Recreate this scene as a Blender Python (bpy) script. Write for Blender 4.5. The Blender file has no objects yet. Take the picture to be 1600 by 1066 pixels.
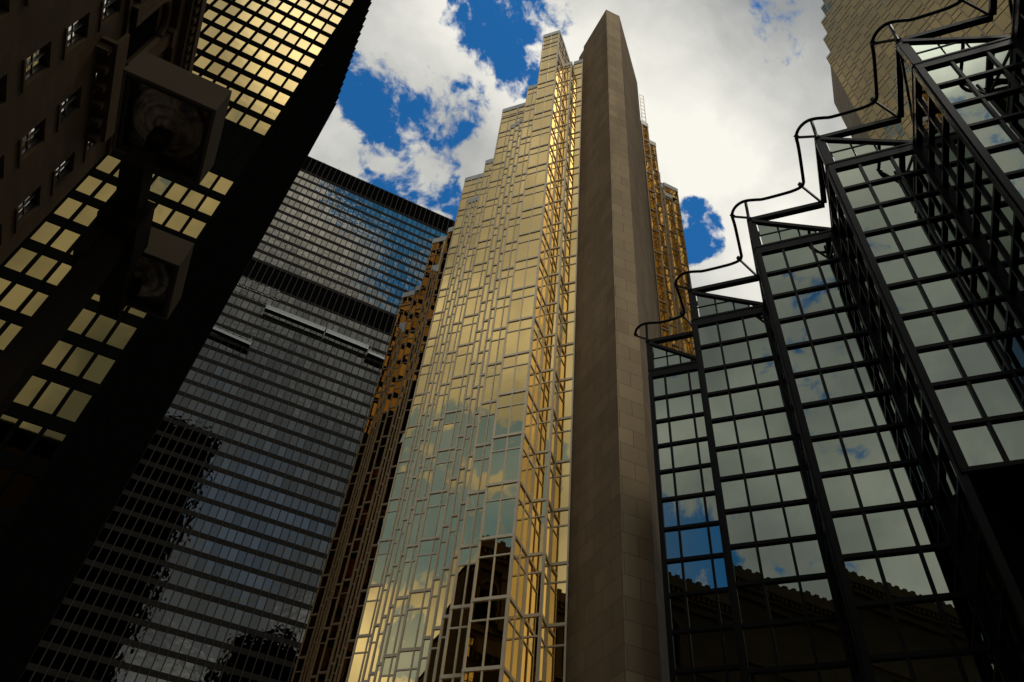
import bpy, math, random
from mathutils import Vector, Matrix
random.seed(7)
S2 = math.sqrt(2.0)
scene = bpy.context.scene
COL = scene.collection
# ------------------------------------------------------------------ camera
R = Matrix(((0.89840636, -0.43211398, 0.07838063),
            (-0.36983308, -0.64817693, 0.66565018),
            (-0.23683223, -0.6270121, -0.74213632)))      # world -> camera
F = 1229.771 / 1600.0
CAM = Vector((0.0, 0.0, 1.7))
cd = bpy.data.cameras.new('camera')
cam = bpy.data.objects.new('camera', cd); COL.objects.link(cam)
cam.matrix_world = Matrix.Translation(CAM) @ R.transposed().to_4x4()
cd.lens = F * 36.0; cd.sensor_width = 36.0; cd.clip_start = 0.05; cd.clip_end = 6000
scene.camera = cam

def proj(p):
    v = R @ (Vector(p) - CAM)
    if v.z > -0.01: return None
    return (0.5 + F * v.x / -v.z, 0.333 - F * v.y / -v.z)

# ------------------------------------------------------------------ materials
def nodes(name):
    m = bpy.data.materials.new(name); m.use_nodes = True
    nt = m.node_tree; b = nt.nodes['Principled BSDF']
    return m, nt, b

def plain(name, col, rough=0.6, metal=0.0, spec=0.5, var=0.12, scale=0.6, bump=0.0):
    m, nt, b = nodes(name)
    tc = nt.nodes.new('ShaderNodeTexCoord')
    n = nt.nodes.new('ShaderNodeTexNoise'); n.inputs['Scale'].default_value = scale; n.inputs['Detail'].default_value = 6
    nt.links.new(tc.outputs['Object'], n.inputs['Vector'])
    mr = nt.nodes.new('ShaderNodeMapRange'); mr.inputs['From Min'].default_value = .25; mr.inputs['From Max'].default_value = .75
    mr.inputs['To Min'].default_value = 1 - var; mr.inputs['To Max'].default_value = 1 + var
    nt.links.new(n.outputs['Fac'], mr.inputs['Value'])
    mx = nt.nodes.new('ShaderNodeVectorMath'); mx.operation = 'SCALE'; mx.inputs[0].default_value = col
    nt.links.new(mr.outputs['Result'], mx.inputs['Scale'])
    nt.links.new(mx.outputs[0], b.inputs['Base Color'])
    b.inputs['Roughness'].default_value = rough; b.inputs['Metallic'].default_value = metal
    b.inputs['Specular IOR Level'].default_value = spec
    if bump:
        bp = nt.nodes.new('ShaderNodeBump'); bp.inputs['Strength'].default_value = bump; bp.inputs['Distance'].default_value = .02
        n2 = nt.nodes.new('ShaderNodeTexNoise'); n2.inputs['Scale'].default_value = 9; n2.inputs['Detail'].default_value = 6
        nt.links.new(tc.outputs['Object'], n2.inputs['Vector'])
        nt.links.new(n2.outputs['Fac'], bp.inputs['Height']); nt.links.new(bp.outputs[0], b.inputs['Normal'])
    return m

def mirror(name, col, rough=0.03, wob=0.0, wscale=0.5, var=0.06, dirt=0.0):
    """coated reflective glass: tinted mirror, slightly wavy, a little different from pane to pane"""
    m, nt, b = nodes(name)
    geo = nt.nodes.new('ShaderNodeNewGeometry'); oi = nt.nodes.new('ShaderNodeObjectInfo')
    add = nt.nodes.new('ShaderNodeMath'); add.operation = 'ADD'
    nt.links.new(geo.outputs['Random Per Island'], add.inputs[0]); nt.links.new(oi.outputs['Random'], add.inputs[1])
    fr = nt.nodes.new('ShaderNodeMath'); fr.operation = 'FRACT'; nt.links.new(add.outputs[0], fr.inputs[0])
    mr = nt.nodes.new('ShaderNodeMapRange'); mr.inputs['To Min'].default_value = 1 - var; mr.inputs['To Max'].default_value = 1 + var
    nt.links.new(fr.outputs[0], mr.inputs['Value'])
    mx = nt.nodes.new('ShaderNodeVectorMath'); mx.operation = 'SCALE'; mx.inputs[0].default_value = col
    nt.links.new(mr.outputs[0], mx.inputs['Scale']); nt.links.new(mx.outputs[0], b.inputs['Base Color'])
    b.inputs['Metallic'].default_value = 1.0; b.inputs['Roughness'].default_value = rough
    tc = nt.nodes.new('ShaderNodeTexCoord')
    if dirt:
        nd = nt.nodes.new('ShaderNodeTexNoise'); nd.inputs['Scale'].default_value = 1.3; nd.inputs['Detail'].default_value = 7
        mp = nt.nodes.new('ShaderNodeMapping'); mp.inputs['Scale'].default_value = (1, 1, .25)
        nt.links.new(tc.outputs['Object'], mp.inputs[0]); nt.links.new(mp.outputs[0], nd.inputs['Vector'])
        md = nt.nodes.new('ShaderNodeMapRange'); md.inputs['From Min'].default_value = .45; md.inputs['From Max'].default_value = .75
        md.inputs['To Min'].default_value = rough; md.inputs['To Max'].default_value = rough + dirt
        nt.links.new(nd.outputs['Fac'], md.inputs['Value']); nt.links.new(md.outputs[0], b.inputs['Roughness'])
    if wob:
        n = nt.nodes.new('ShaderNodeTexNoise'); n.noise_dimensions = '4D'
        n.inputs['Scale'].default_value = wscale; n.inputs['Detail'].default_value = 1.5
        nt.links.new(tc.outputs['Object'], n.inputs['Vector'])
        w = nt.nodes.new('ShaderNodeMath'); w.operation = 'MULTIPLY'; w.inputs[1].default_value = 40
        nt.links.new(fr.outputs[0], w.inputs[0]); nt.links.new(w.outputs[0], n.inputs['W'])
        bp = nt.nodes.new('ShaderNodeBump'); bp.inputs['Strength'].default_value = 1.0; bp.inputs['Distance'].default_value = wob
        nt.links.new(n.outputs['Fac'], bp.inputs['Height']); nt.links.new(bp.outputs[0], b.inputs['Normal'])
    return m

def stone(name, col, bw, bh, mortar, rough=.8, dark=.72, angle=0.0, var=.12):
    """cladding of cut slabs: coursing from a brick pattern laid along the wall's own run"""
    m, nt, b = nodes(name)
    tc = nt.nodes.new('ShaderNodeTexCoord'); sp = nt.nodes.new('ShaderNodeSeparateXYZ')
    nt.links.new(tc.outputs['Object'], sp.inputs[0])
    # run along the wall: x*cos + y*sin
    a = nt.nodes.new('ShaderNodeMath'); a.operation = 'MULTIPLY'; a.inputs[1].default_value = math.cos(angle)
    c = nt.nodes.new('ShaderNodeMath'); c.operation = 'MULTIPLY_ADD'; c.inputs[1].default_value = math.sin(angle)
    nt.links.new(sp.outputs['X'], a.inputs[0]); nt.links.new(sp.outputs['Y'], c.inputs[0]); nt.links.new(a.outputs[0], c.inputs[2])
    cb = nt.nodes.new('ShaderNodeCombineXYZ'); nt.links.new(c.outputs[0], cb.inputs['X']); nt.links.new(sp.outputs['Z'], cb.inputs['Y'])
    br = nt.nodes.new('ShaderNodeTexBrick'); br.inputs['Scale'].default_value = 1.0
    br.inputs['Brick Width'].default_value = bw; br.inputs['Row Height'].default_value = bh
    br.inputs['Mortar Size'].default_value = mortar; br.inputs['Mortar Smooth'].default_value = .3; br.inputs['Bias'].default_value = 0
    br.inputs['Color1'].default_value = (*[k * (1 - var) for k in col], 1); br.inputs['Color2'].default_value = (*[min(1, k * (1 + var)) for k in col], 1)
    br.inputs['Mortar'].default_value = (*[k * dark for k in col], 1)
    nt.links.new(cb.outputs[0], br.inputs['Vector'])
    n = nt.nodes.new('ShaderNodeTexNoise'); n.inputs['Scale'].default_value = .35; n.inputs['Detail'].default_value = 8
    mp = nt.nodes.new('ShaderNodeMapping'); mp.inputs['Scale'].default_value = (1, 1, .18)
    nt.links.new(tc.outputs['Object'], mp.inputs[0]); nt.links.new(mp.outputs[0], n.inputs['Vector'])
    mr = nt.nodes.new('ShaderNodeMapRange'); mr.inputs['From Min'].default_value = .3; mr.inputs['From Max'].default_value = .7
    mr.inputs['To Min'].default_value = .82; mr.inputs['To Max'].default_value = 1.12
    nt.links.new(n.outputs['Fac'], mr.inputs['Value'])
    mx = nt.nodes.new('ShaderNodeVectorMath'); mx.operation = 'SCALE'
    nt.links.new(br.outputs['Color'], mx.inputs[0]); nt.links.new(mr.outputs[0], mx.inputs['Scale'])
    nt.links.new(mx.outputs[0], b.inputs['Base Color']); b.inputs['Roughness'].default_value = rough
    b.inputs['Specular IOR Level'].default_value = .04
    bp = nt.nodes.new('ShaderNodeBump'); bp.inputs['Strength'].default_value = .5; bp.inputs['Distance'].default_value = .02; bp.invert = True
    nt.links.new(br.outputs['Fac'], bp.inputs['Height']); nt.links.new(bp.outputs[0], b.inputs['Normal'])
    return m

M = {}
M['bronze_steel'] = plain('black_bronze_steel', (.004, .0038, .0035), .6, .0, .0)
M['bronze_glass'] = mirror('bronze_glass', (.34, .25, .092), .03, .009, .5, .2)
M['bronze_glass_side'] = mirror('dimmed_side_glass', (.15, .08, .022), .04, .006, .5, .3)  # same bronze glass, darkened so its image in the gold tower is dimmer
M['grey_steel'] = plain('dark_grey_steel', (.016, .0145, .0118), .7, .0, .02)
M['grey_steel_light'] = plain('grey_mullion_steel', (.034, .030, .025), .7, .0, .05)
M['louvre'] = plain('black_louvre', (.003, .003, .003), .8, 0, .0)
M['smoke_glass'] = mirror('smoky_glass', (.23, .215, .18), .03, .028, .9, .22)
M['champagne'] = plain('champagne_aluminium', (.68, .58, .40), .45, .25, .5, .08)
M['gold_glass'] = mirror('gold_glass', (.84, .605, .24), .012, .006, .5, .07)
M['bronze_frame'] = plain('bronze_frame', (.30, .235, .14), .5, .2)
M['amber_lit_frame'] = plain('amber_lit_aluminium', (.26, .185, .10), .5, .3)  # aluminium frame with amber reflected light and shade put into its colour
M['gold_glass_deep'] = mirror('deep_gold_glass', (.66, .46, .19), .015, .006, .5, .08)
M['parapet_metal'] = plain('pale_parapet_metal', (.55, .55, .50), .5, .2)
M['fin_front'] = stone('granite_slabs_lit_front', (.38, .29, .178), 1.9, 1.33, .03, dark=.6, angle=0.0)  # one granite; the better-lit front is painted lighter
M['fin_left'] = stone('granite_slabs_shaded_side', (.215, .158, .098), 1.9, 1.33, .03, dark=.68, angle=math.pi / 2)  # same granite, shade of the left face put into the colour
M['fin_right'] = stone('granite_slabs_dim_end', (.24, .185, .12), 1.9, 1.33, .03, dark=.68, angle=math.pi / 4)  # same granite, weaker light on this face painted in
M['fin_grey'] = stone('grey_granite_slabs', (.22, .18, .13), 1.9, 1.33, .016, angle=math.pi / 4)
M['black_frame'] = plain('black_painted_steel', (.007, .007, .0062), .35, .0, .08)
M['green_glass'] = mirror('grey_green_glass', (.235, .262, .215), .008, .004, .5, .10)
M['dark_glass'] = mirror('dark_base_glass', (.09, .09, .075), .02, .003, .5)
M['limestone'] = stone('dark_limestone', (.05, .034, .018), 1.3, .62, .012, angle=math.pi / 2)  # even, very dark brown base tone
M['limestone_trim'] = plain('limestone_trim', (.055, .038, .021), .8, 0, .02, .15, 1.2, .3)
M['sash'] = plain('black_sash', (.008, .008, .008), .5)
M['old_glass'] = mirror('old_window_glass', (.62, .58, .52), .015, .006, 1.2, .2)
M['lamp_metal'] = plain('brown_lamp_metal', (.055, .041, .026), .7, .0, .02, .1, 3)
M['lamp_dark'] = plain('dark_lamp_tray', (.012, .010, .008), .6, .0, .1)
M['lamp_post'] = plain('dark_bronze_post', (.010, .0075, .005), .7, .0, .02)
M['steel_bare'] = plain('galvanised_steel', (.24, .255, .24), .5, .2)
M['asphalt'] = plain('asphalt', (.05, .05, .052), .9, 0, .3, .2, 3, .4)
M['paving'] = stone('concrete_paving', (.28, .27, .25), 1.5, 1.5, .02)
M['soil'] = plain('ground_concrete', (.10, .10, .095), .9, 0, .3, .2, .2)
# refractor glass of the street lamp
m, nt, b = nodes('prismatic_lens')
b.inputs['Base Color'].default_value = (.08, .06, .035, 1); b.inputs['Roughness'].default_value = .32
b.inputs['Specular IOR Level'].default_value = .35
tc = nt.nodes.new('ShaderNodeTexCoord'); n = nt.nodes.new('ShaderNodeTexNoise'); n.inputs['Scale'].default_value = 7; n.inputs['Detail'].default_value = 4; n.inputs['Distortion'].default_value = 1.2
nt.links.new(tc.outputs['Object'], n.inputs['Vector'])
cr = nt.nodes.new('ShaderNodeValToRGB'); cr.color_ramp.elements[0].position = .35; cr.color_ramp.elements[0].color = (.03, .022, .013, 1)
cr.color_ramp.elements[1].position = .68; cr.color_ramp.elements[1].color = (.17, .12, .062, 1)
nt.links.new(n.outputs['Fac'], cr.inputs[0]); nt.links.new(cr.outputs[0], b.inputs['Base Color'])
bp = nt.nodes.new('ShaderNodeBump'); bp.inputs['Strength'].default_value = .7; bp.inputs['Distance'].default_value = .02
nt.links.new(n.outputs['Fac'], bp.inputs['Height']); nt.links.new(bp.outputs[0], b.inputs['Normal'])
M['lens'] = m

# ------------------------------------------------------------------ mesh helper
class MB:
    def __init__(s, org=(0, 0, 0)):
        s.v = []; s.f = []; s.o = Vector(org)
    def hexa(s, c):            # 8 corners: bottom 4 (ccw), top 4
        i = len(s.v); s.v += [tuple(Vector(p) - s.o) for p in c]
        for q in ((3, 2, 1, 0), (4, 5, 6, 7), (0, 1, 5, 4), (1, 2, 6, 5), (2, 3, 7, 6), (3, 0, 4, 7)):
            s.f.append(tuple(i + k for k in q))
    def box(s, x0, x1, y0, y1, z0, z1):
        s.hexa([(x0, y0, z0), (x1, y0, z0), (x1, y1, z0), (x0, y1, z0), (x0, y0, z1), (x1, y0, z1), (x1, y1, z1), (x0, y1, z1)])
    def prism(s, pts, z0, z1):
        i = len(s.v); n = len(pts)
        s.v += [tuple(Vector((p[0], p[1], z0)) - s.o) for p in pts] + [tuple(Vector((p[0], p[1], z1)) - s.o) for p in pts]
        s.f.append(tuple(i + k for k in reversed(range(n)))); s.f.append(tuple(i + n + k for k in range(n)))
        for k in range(n):
            j = (k + 1) % n; s.f.append((i + k, i + j, i + n + j, i + n + k))
    def fbox(s, fr, u0, u1, w0, w1, z0, z1):    # box in a facade frame (u along, w outward)
        P = fr.p
        s.hexa([P(u0, w1, z0), P(u1, w1, z0), P(u1, w0, z0), P(u0, w0, z0), P(u0, w1, z1), P(u1, w1, z1), P(u1, w0, z1), P(u0, w0, z1)])
    def bar(s, a, b, r, n=4, rot=math.pi / 4):
        s.tube([a, b], r, n, rot)
    def tube(s, pts, r, n=8, rot=0.0):
        pts = [Vector(p) for p in pts]; i0 = len(s.v)
        for k, p in enumerate(pts):
            if k == 0: d = pts[1] - p
            elif k == len(pts) - 1: d = p - pts[k - 1]
            else: d = (pts[k + 1] - pts[k - 1])
            d.normalize(); up = Vector((0, 0, 1)) if abs(d.z) < .9 else Vector((1, 0, 0))
            a = d.cross(up).normalized(); c = a.cross(d)
            for q in range(n):
                t = rot + 2 * math.pi * q / n
                s.v.append(tuple(p + a * (r * math.cos(t)) + c * (r * math.sin(t)) - s.o))
        for k in range(len(pts) - 1):
            for q in range(n):
                j = (q + 1) % n; s.f.append((i0 + k * n + q, i0 + k * n + j, i0 + (k + 1) * n + j, i0 + (k + 1) * n + q))
        s.f.append(tuple(i0 + q for q in reversed(range(n)))); e = i0 + (len(pts) - 1) * n; s.f.append(tuple(e + q for q in range(n)))
    def lathe(s, c, prof, n=32, sq=1.0):
        i0 = len(s.v)
        for (r, z) in prof:
            for q in range(n):
                t = 2 * math.pi * q / n; s.v.append(tuple(Vector((c[0] + r * math.cos(t), c[1] + r * math.sin(t) * sq, c[2] + z)) - s.o))
        for k in range(len(prof) - 1):
            for q in range(n):
                j = (q + 1) % n; s.f.append((i0 + k * n + q, i0 + k * n + j, i0 + (k + 1) * n + j, i0 + (k + 1) * n + q))
        s.f.append(tuple(i0 + (len(prof) - 1) * n + q for q in range(n)))
    def build(s, name, mat, parent=None, smooth=False, kind=None, label=None):
        me = bpy.data.meshes.new(name); me.from_pydata(s.v, [], s.f); me.materials.append(mat); me.update()
        if smooth:
            for p in me.polygons: p.use_smooth = True
        o = bpy.data.objects.new(name, me); COL.objects.link(o)
        if parent: o.parent = parent
        if kind: o['kind'] = kind
        if label: o['label'] = label
        return o

def thing(name, label, cat, loc, group=None):
    o = bpy.data.objects.new(name, None); COL.objects.link(o); o.location = loc; o.empty_display_size = 1
    o['label'] = label; o['category'] = cat
    if group: o['group'] = group
    return o

class Frame:      # facade frame: walks from P0 to P1, outward is to the right of the walk
    def __init__(s, p0, p1):
        s.a = Vector((p0[0], p0[1], 0)); d = Vector((p1[0] - p0[0], p1[1] - p0[1], 0)); s.L = d.length; s.u = d / s.L
        s.n = Vector((s.u.y, -s.u.x, 0))
    def p(s, u, w, z):
        return s.a + s.u * u + s.n * w + Vector((0, 0, z))

def pane(mb, fr, u0, u1, z0, z1, w=0.0, tilt=0.004, th=.04):
    j = [random.uniform(-tilt, tilt) for _ in range(3)]
    ws = (w + j[0], w + j[1], w + j[0] + j[2], w + j[1] + j[2])   # planar-ish tilt
    P = fr.p
    mb.hexa([P(u0, ws[0], z0), P(u1, ws[1], z0), P(u1, w - th, z0), P(u0, w - th, z0),
             P(u0, ws[2], z1), P(u1, ws[3], z1), P(u1, w - th, z1), P(u0, w - th, z1)])

class Panes:
    """collects one building's windows; those that show largest become parts of their own"""
    def __init__(s): s.l = []
    def add(s, fr, u0, u1, z0, z1, w=0.0, tilt=.004, vis=True):
        a = 0
        if vis:
            c = [proj(fr.p(*q)) for q in ((u0, w, z0), (u1, w, z0), (u1, w, z1), (u0, w, z1))]
            if all(c):
                m = (sum(q[0] for q in c) / 4, sum(q[1] for q in c) / 4)
                if 0 < m[0] < 1 and 0 < m[1] < .666:
                    a = abs(sum(c[i][0] * c[(i + 1) % 4][1] - c[(i + 1) % 4][0] * c[i][1] for i in range(4)))
        s.l.append((a, len(s.l), fr, u0, u1, z0, z1, w, tilt))
    def build(s, root, mat, n=100, skip=None, hidden_mat=None):
        s.l.sort(key=lambda t: (-t[0], t[1])); org = root.location; rest = MB(org); k = 0
        for (a, i, fr, u0, u1, z0, z1, w, tilt) in s.l:
            if a > 0 and k < n:
                mb = MB(org); pane(mb, fr, u0, u1, z0, z1, w, tilt); mb.build('window', mat, root); k += 1
            else:
                pane(rest, fr, u0, u1, z0, z1, w, tilt)
        if rest.f: rest.build('window', mat, root, kind='stuff')

# ------------------------------------------------------------------ setting
def struct(name, mb, mat):
    o = mb.build(name, mat); o['kind'] = 'structure'; return o
g = MB(); g.box(-3000, 3000, -3000, 3000, -.5, 0.0); struct('ground', g, M['soil'])
g = MB(); g.box(-2.2, 14.0, -400, 124, 0.004, .02); struct('road', g, M['asphalt'])
g = MB(); g.box(-13.4, -2.2, -400, 124, .004, .15); struct('pavement', g, M['paving'])
g = MB(); g.box(14.0, 19.9, -400, 14, .004, .15); struct('pavement', g, M['paving'])

# ------------------------------------------------------------------ T1: near black tower (left)
def near_tower():
    X1 = -11.75; Y0 = 50.3; Y1 = 81.9; ZT = 144.3; X0 = -44.0
    t = thing('office_tower', 'black steel tower on the left with rows of glowing yellowish windows', 'skyscraper', ((X0 + X1) / 2, (Y0 + Y1) / 2, 0))
    o = t.location
    c = MB(o); c.box(X0 + .3, X1 - .3, Y0 + .3, Y1 - .3, 0.15, ZT - .3); c.build('core', M['louvre'], t)
    fr = Frame((X0, Y0), (X1, Y0)); W = fr.L
    pitch = 1.546; right = (-12.10 - X0)                     # right edge of the last pane
    rows = []
    z = 41.9
    while z > 5: z -= 3.68
    z += 3.68
    while z < 68: rows.append(z); z += 3.68
    z = 79.8
    while z < 139: rows.append(z); z += 3.62
    P = Panes(); fm = MB(o)
    ncol = int((right) / pitch)
    # spandrels between rows
    edges = [0.15]
    for zt in rows: edges += [zt - 2.58, zt]
    edges.append(ZT)
    for k in range(0, len(edges), 2):
        fm.fbox(fr, 0, W, -.25, .0, edges[k], edges[k + 1])
    for k in range(0, len(edges) - 2, 2):
        pass
    # corner column, stepped as a re-entrant corner
    fm.fbox(fr, right + .03, W, -.25, .02, 0.15, ZT)
    fm.fbox(fr, right + .12, right + .16, .02, .10, 0.15, ZT - .2); fm.fbox(fr, W - .07, W - .03, .02, .10, 0.15, ZT - .2)
    fm.build('facade_panels', M['bronze_steel'], t)
    for i in range(ncol + 1):
        u = right - i * pitch
        x0 = u - 1.19
        if i < ncol:
            for zt in rows: P.add(fr, x0 - .03, u + .03, zt - 2.6, zt + .02, -.07, .0035)
        um = x0 - .178
        if um > .2:
            mm = MB(o); mm.fbox(fr, um - .13, um + .13, -.2, .015, .15, ZT - .02)
            mm.fbox(fr, um - .028, um + .028, .015, .15, .15, ZT + .02); mm.fbox(fr, um - .085, um + .085, .15, .165, .15, ZT + .02)
            mm.build('mullion', M['bronze_steel'], t)
    P.build(t, M['bronze_glass'], 100)
    # side face towards the street: projecting I-beam mullions at a grazing angle
    fs = Frame((X1, Y0), (X1, Y1)); L = fs.L; sm = MB(o)
    for k in range(0, len(edges), 2): sm.fbox(fs, 0.02, L, -.25, -.01, edges[k] + .01, edges[k + 1] - .01)
    sm.build('side_panels', M['bronze_steel'], t)
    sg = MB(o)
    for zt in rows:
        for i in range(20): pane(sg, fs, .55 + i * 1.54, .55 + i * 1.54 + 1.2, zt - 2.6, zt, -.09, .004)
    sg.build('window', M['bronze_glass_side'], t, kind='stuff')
    for i in range(21):
        u = .36 + i * 1.54
        if u > L - .1: break
        mm = MB(o); mm.fbox(fs, u - .15, u + .15, -.2, -.03, .15, ZT - .03)
        mm.fbox(fs, u - .03, u + .03, -.03, .17, .15, ZT + .3); mm.fbox(fs, u - .09, u + .09, .17, .19, .15, ZT + .3)
        mm.build('mullion', M['bronze_steel'], t)
    # back face (it is mirrored in the tower behind)
    fb = Frame((X1, Y1), (X0, Y1)); bm_ = MB(o)
    for k in range(0, len(edges), 2): bm_.fbox(fb, 0.0, fb.L, -.25, -.02, edges[k] + .02, edges[k + 1] - .02)
    for i in range(20): bm_.fbox(fb, 1 + i * 1.6, 1.1 + i * 1.6, -.02, .15, .15, ZT - .1)
    bm_.build('rear_panels', M['bronze_steel'], t)
    r = MB(o); r.box(X0 + .05, X1 - .05, Y0 + .05, Y1 - .05, ZT - .25, ZT - .05); r.build('roof', M['bronze_steel'], t)
near_tower()

# ------------------------------------------------------------------ T2: far dark tower
def far_tower():
    Y = 138.0; X0 = -48.0; X1 = 34.0; ZT = 208.2; D = 36
    t = thing('office_tower', 'wide dark grey tower in the background whose windows mirror blue sky and cloud', 'skyscraper', ((X0 + X1) / 2, Y + D / 2, 0))
    o = t.location
    c = MB(o); c.box(X0 + .2, X1 - .2, Y + .3, Y + D, .15, ZT - .4); c.build('core', M['grey_steel'], t)
    fr = Frame((X0, Y), (X1, Y)); W = fr.L
    P = Panes(); sp = MB(o); lo = MB(o)
    pitch = 1.54; off = (-7.30 - X0) % pitch
    bands = [(149.3, 155.9), (200.9, ZT - .5)]
    zc = 76.9 - 3.62 * 19; segs = []
    while zc < 200:
        segs.append(zc); zc += 3.62
    sph = .52
    # spandrels
    rows = []
    zs = [z for z in segs if z + sph < 148.5] 
    top1 = 149.3 - .55
    for z in zs: sp.fbox(fr, 0, W, -.2, .02, z - sph, z + sph)
    for a, b2 in zip(zs, zs[1:]): rows.append((a + sph, b2 - sph))
    if top1 - (zs[-1] + sph) > .8: rows.append((zs[-1] + sph, top1))
    z = 156.5; n = 12; h = (200.3 - 156.5) / n
    for i in range(n):
        a = z + i * h; rows.append((a + .55, a + h - .55)); sp.fbox(fr, 0, W, -.2, .02, a - .55 if i else a, a + .55)
    sp.fbox(fr, 0, W, -.2, .02, 200.3 - .55, 200.88)
    for (a, b2) in bands:
        sp.fbox(fr, 0, W, -.2, .10, a - .6, a - .02 if a > 200 else a)
        lo = MB(o); lo.fbox(fr, 0, W, -.3, -.12, a, b2); lo.build('louvre_band', M['louvre'], t)
    sp.fbox(fr, 0, W, -.2, .10, 155.9, 156.45); sp.fbox(fr, 0, W, -.3, .12, ZT - .5, ZT)
    sp.build('spandrels', M['grey_steel'], t)
    u = off; k = 0
    while u < W - .2:
        x = X0 + u
        vis = -22 < x < 31
        mm = MB(o); mm.fbox(fr, u - .10, u + .10, -.1, .05, .15, ZT - .5); mm.fbox(fr, u - .06, u + .06, .05, .20, .15, ZT - .15)
        mm.build('mullion', M['grey_steel_light'], t)
        if u + pitch < W:
            for (a, b2) in rows:
                P.add(fr, u + .09, u + pitch - .09, a, b2, -.04, .007, vis)
        u += pitch
    P.build(t, M['smoke_glass'], 100)
    r = MB(o); r.box(X0, X1, Y, Y + D, ZT - .3, ZT + .05); r.build('roof', M['grey_steel'], t)
    for x, h in ((-14.5, 1.3), (-10, 1.6), (-2.5, .9), (1, 1.3), (4, .8), (9.3, 1.4), (12.5, 2.0), (13.6, 1.2), (15.2, 2.6), (19, 1.2), (26, 1.2)):
        m_ = MB(o); m_.bar((x, Y + .4, ZT), (x + .15, Y + .2, ZT + h), .045, 5); m_.build('antenna', M['grey_steel'], t)
far_tower()

# suspended work platforms on the far tower
def platform(label, x0, x1, z0, z1, deckw=1.1, group='work platforms hung on the far tower'):
    L = x1 - x0; dz = z1 - z0
    t = thing('suspended_platform', label, 'work platform', (x0, 137.0, z0), group)
    o = t.location
    def P(u, y, h): return (x0 + u, y, z0 + dz * u / L + h)
    def slab(mb, u0, u1, y0, y1, h0, h1):
        mb.hexa([P(u0, y0, h0), P(u1, y0, h0), P(u1, y1, h0), P(u0, y1, h0), P(u0, y0, h1), P(u1, y0, h1), P(u1, y1, h1), P(u0, y1, h1)])
    d = MB(o); slab(d, 0, L, 136.3, 137.5, 0, .22); d.build('deck', M['black_frame'], t)
    e = MB(o); slab(e, 0, L, 136.2, 136.28, -.05, .3); e.build('toe_board', M['steel_bare'], t)
    r = MB(o)
    for h in (.75, 1.25): r.bar(P(0, 136.25, h), P(L, 136.25, h), .05)
    n = max(2, int(L / 1.5))
    for i in range(n + 1):
        u = L * i / n; r.bar(P(u, 136.25, 0), P(u, 136.25, 1.3), .05)
        if i < n and i % 3 == 0: r.bar(P(u, 136.25, .1), P(u + L / n, 136.25, 1.2), .035)
    r.build('guard_rail', M['steel_bare'], t)
    p = MB(o); slab(p, 0, L, 137.3, 137.42, 1.35, deckw + 1.35); p.build('back_board', M['steel_bare'], t)
    for u in (.4, L - .4):
        m_ = MB(o); m_.bar(P(u, 137.1, .2), P(u, 137.2, 3.4), .035); m_.bar(P(u, 136.3, 1.3), P(u, 137.2, 3.4), .03)
        for q in (-.3, .3): m_.bar(P(u + q, 136.6, .2), P(u + q, 137.0, 1.9), .05)
        m_.build('hoist', M['steel_bare'], t)
platform('long pale work platform hung across the far tower, its left half', -11.2, 3.4, 139.9, 139.8)
platform('long pale work platform hung across the far tower, middle stretch', 3.8, 14.6, 139.7, 139.5)
platform('short low work platform with dark cage next to the gold building', 14.9, 21.5, 138.4, 138.1, .5)
platform('short work platform alone near the left edge of the far tower', -20.5, -10.6, 127.9, 127.2, .3)
nt_ = MB((-20, 137, 145))
for r_ in range(5):
    for i in range(14):
        if random.random() < .8: nt_.bar((-19.5 + i * .75, 136.7, 147.6 - r_ * .0 - random.uniform(0, .5) - (r_ > 2) * 2.9), (-18.9 + i * .75, 136.7, 147.5 - random.uniform(0, .5) - (r_ > 2) * 2.9), .07)
so = nt_.build('safety_netting', M['steel_bare']); so.location = (-20, 137, 145)
so['label'] = 'ragged pale safety netting strung over the upper left windows of the far tower'; so['category'] = 'netting'

# ------------------------------------------------------------------ curtain wall used by both gold towers
def curtain(root, fr, z0, zt, panes, module=1.1, pitch=4.065, zb=20.80, par=.95, vis=True, mull=.042, tilt=.005, ledge=.10, d=.08, fmat='champagne'):
    o = root.location; L = fr.L
    n = max(1, round(L / module)); w = L / n
    mb = MB(o)
    ztop = zt - par
    for i in range(n + 1):
        h = mull * (1.35 if i in (0, n) else 1.0); u = i * w
        u = min(max(u, h * .98), L - h * .98)
        mb.fbox(fr, u - h, u + h, -.1, .06, z0, zt)
    k0 = math.ceil((z0 - zb) / pitch); k = k0; levels = []
    while True:
        z = zb + k * pitch
        if z > ztop - .5: break
        levels.append(z); k += 1
    levels.append(ztop)
    prev = z0
    for z in levels:
        if z != levels[-1]:
            mb.fbox(fr, .01, L - .01, -.1, d, z - ledge, z + ledge)
            tz = z - 1.28
            top = z - ledge
        else:
            tz = z - 1.28; top = z
        if tz > prev + .4:
            mb.fbox(fr, .01, L - .01, -.1, .05, tz - .05, tz + .05)
            for i in range(n):
                panes.add(fr, i * w + mull, (i + 1) * w - mull, tz + .05, top, 0, tilt, vis)
                panes.add(fr, i * w + mull, (i + 1) * w - mull, prev, tz - .05, 0, tilt, vis)
        else:
            for i in range(n): panes.add(fr, i * w + mull, (i + 1) * w - mull, prev, top, 0, tilt, vis)
        prev = z + ledge
    mb.build('facade_frame', M[fmat], root)
    cp = MB(o); cp.fbox(fr, -.03, L + .03, -.3, .085, ztop, zt + .02); cp.build('parapet', M['parapet_metal'], root)

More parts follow.
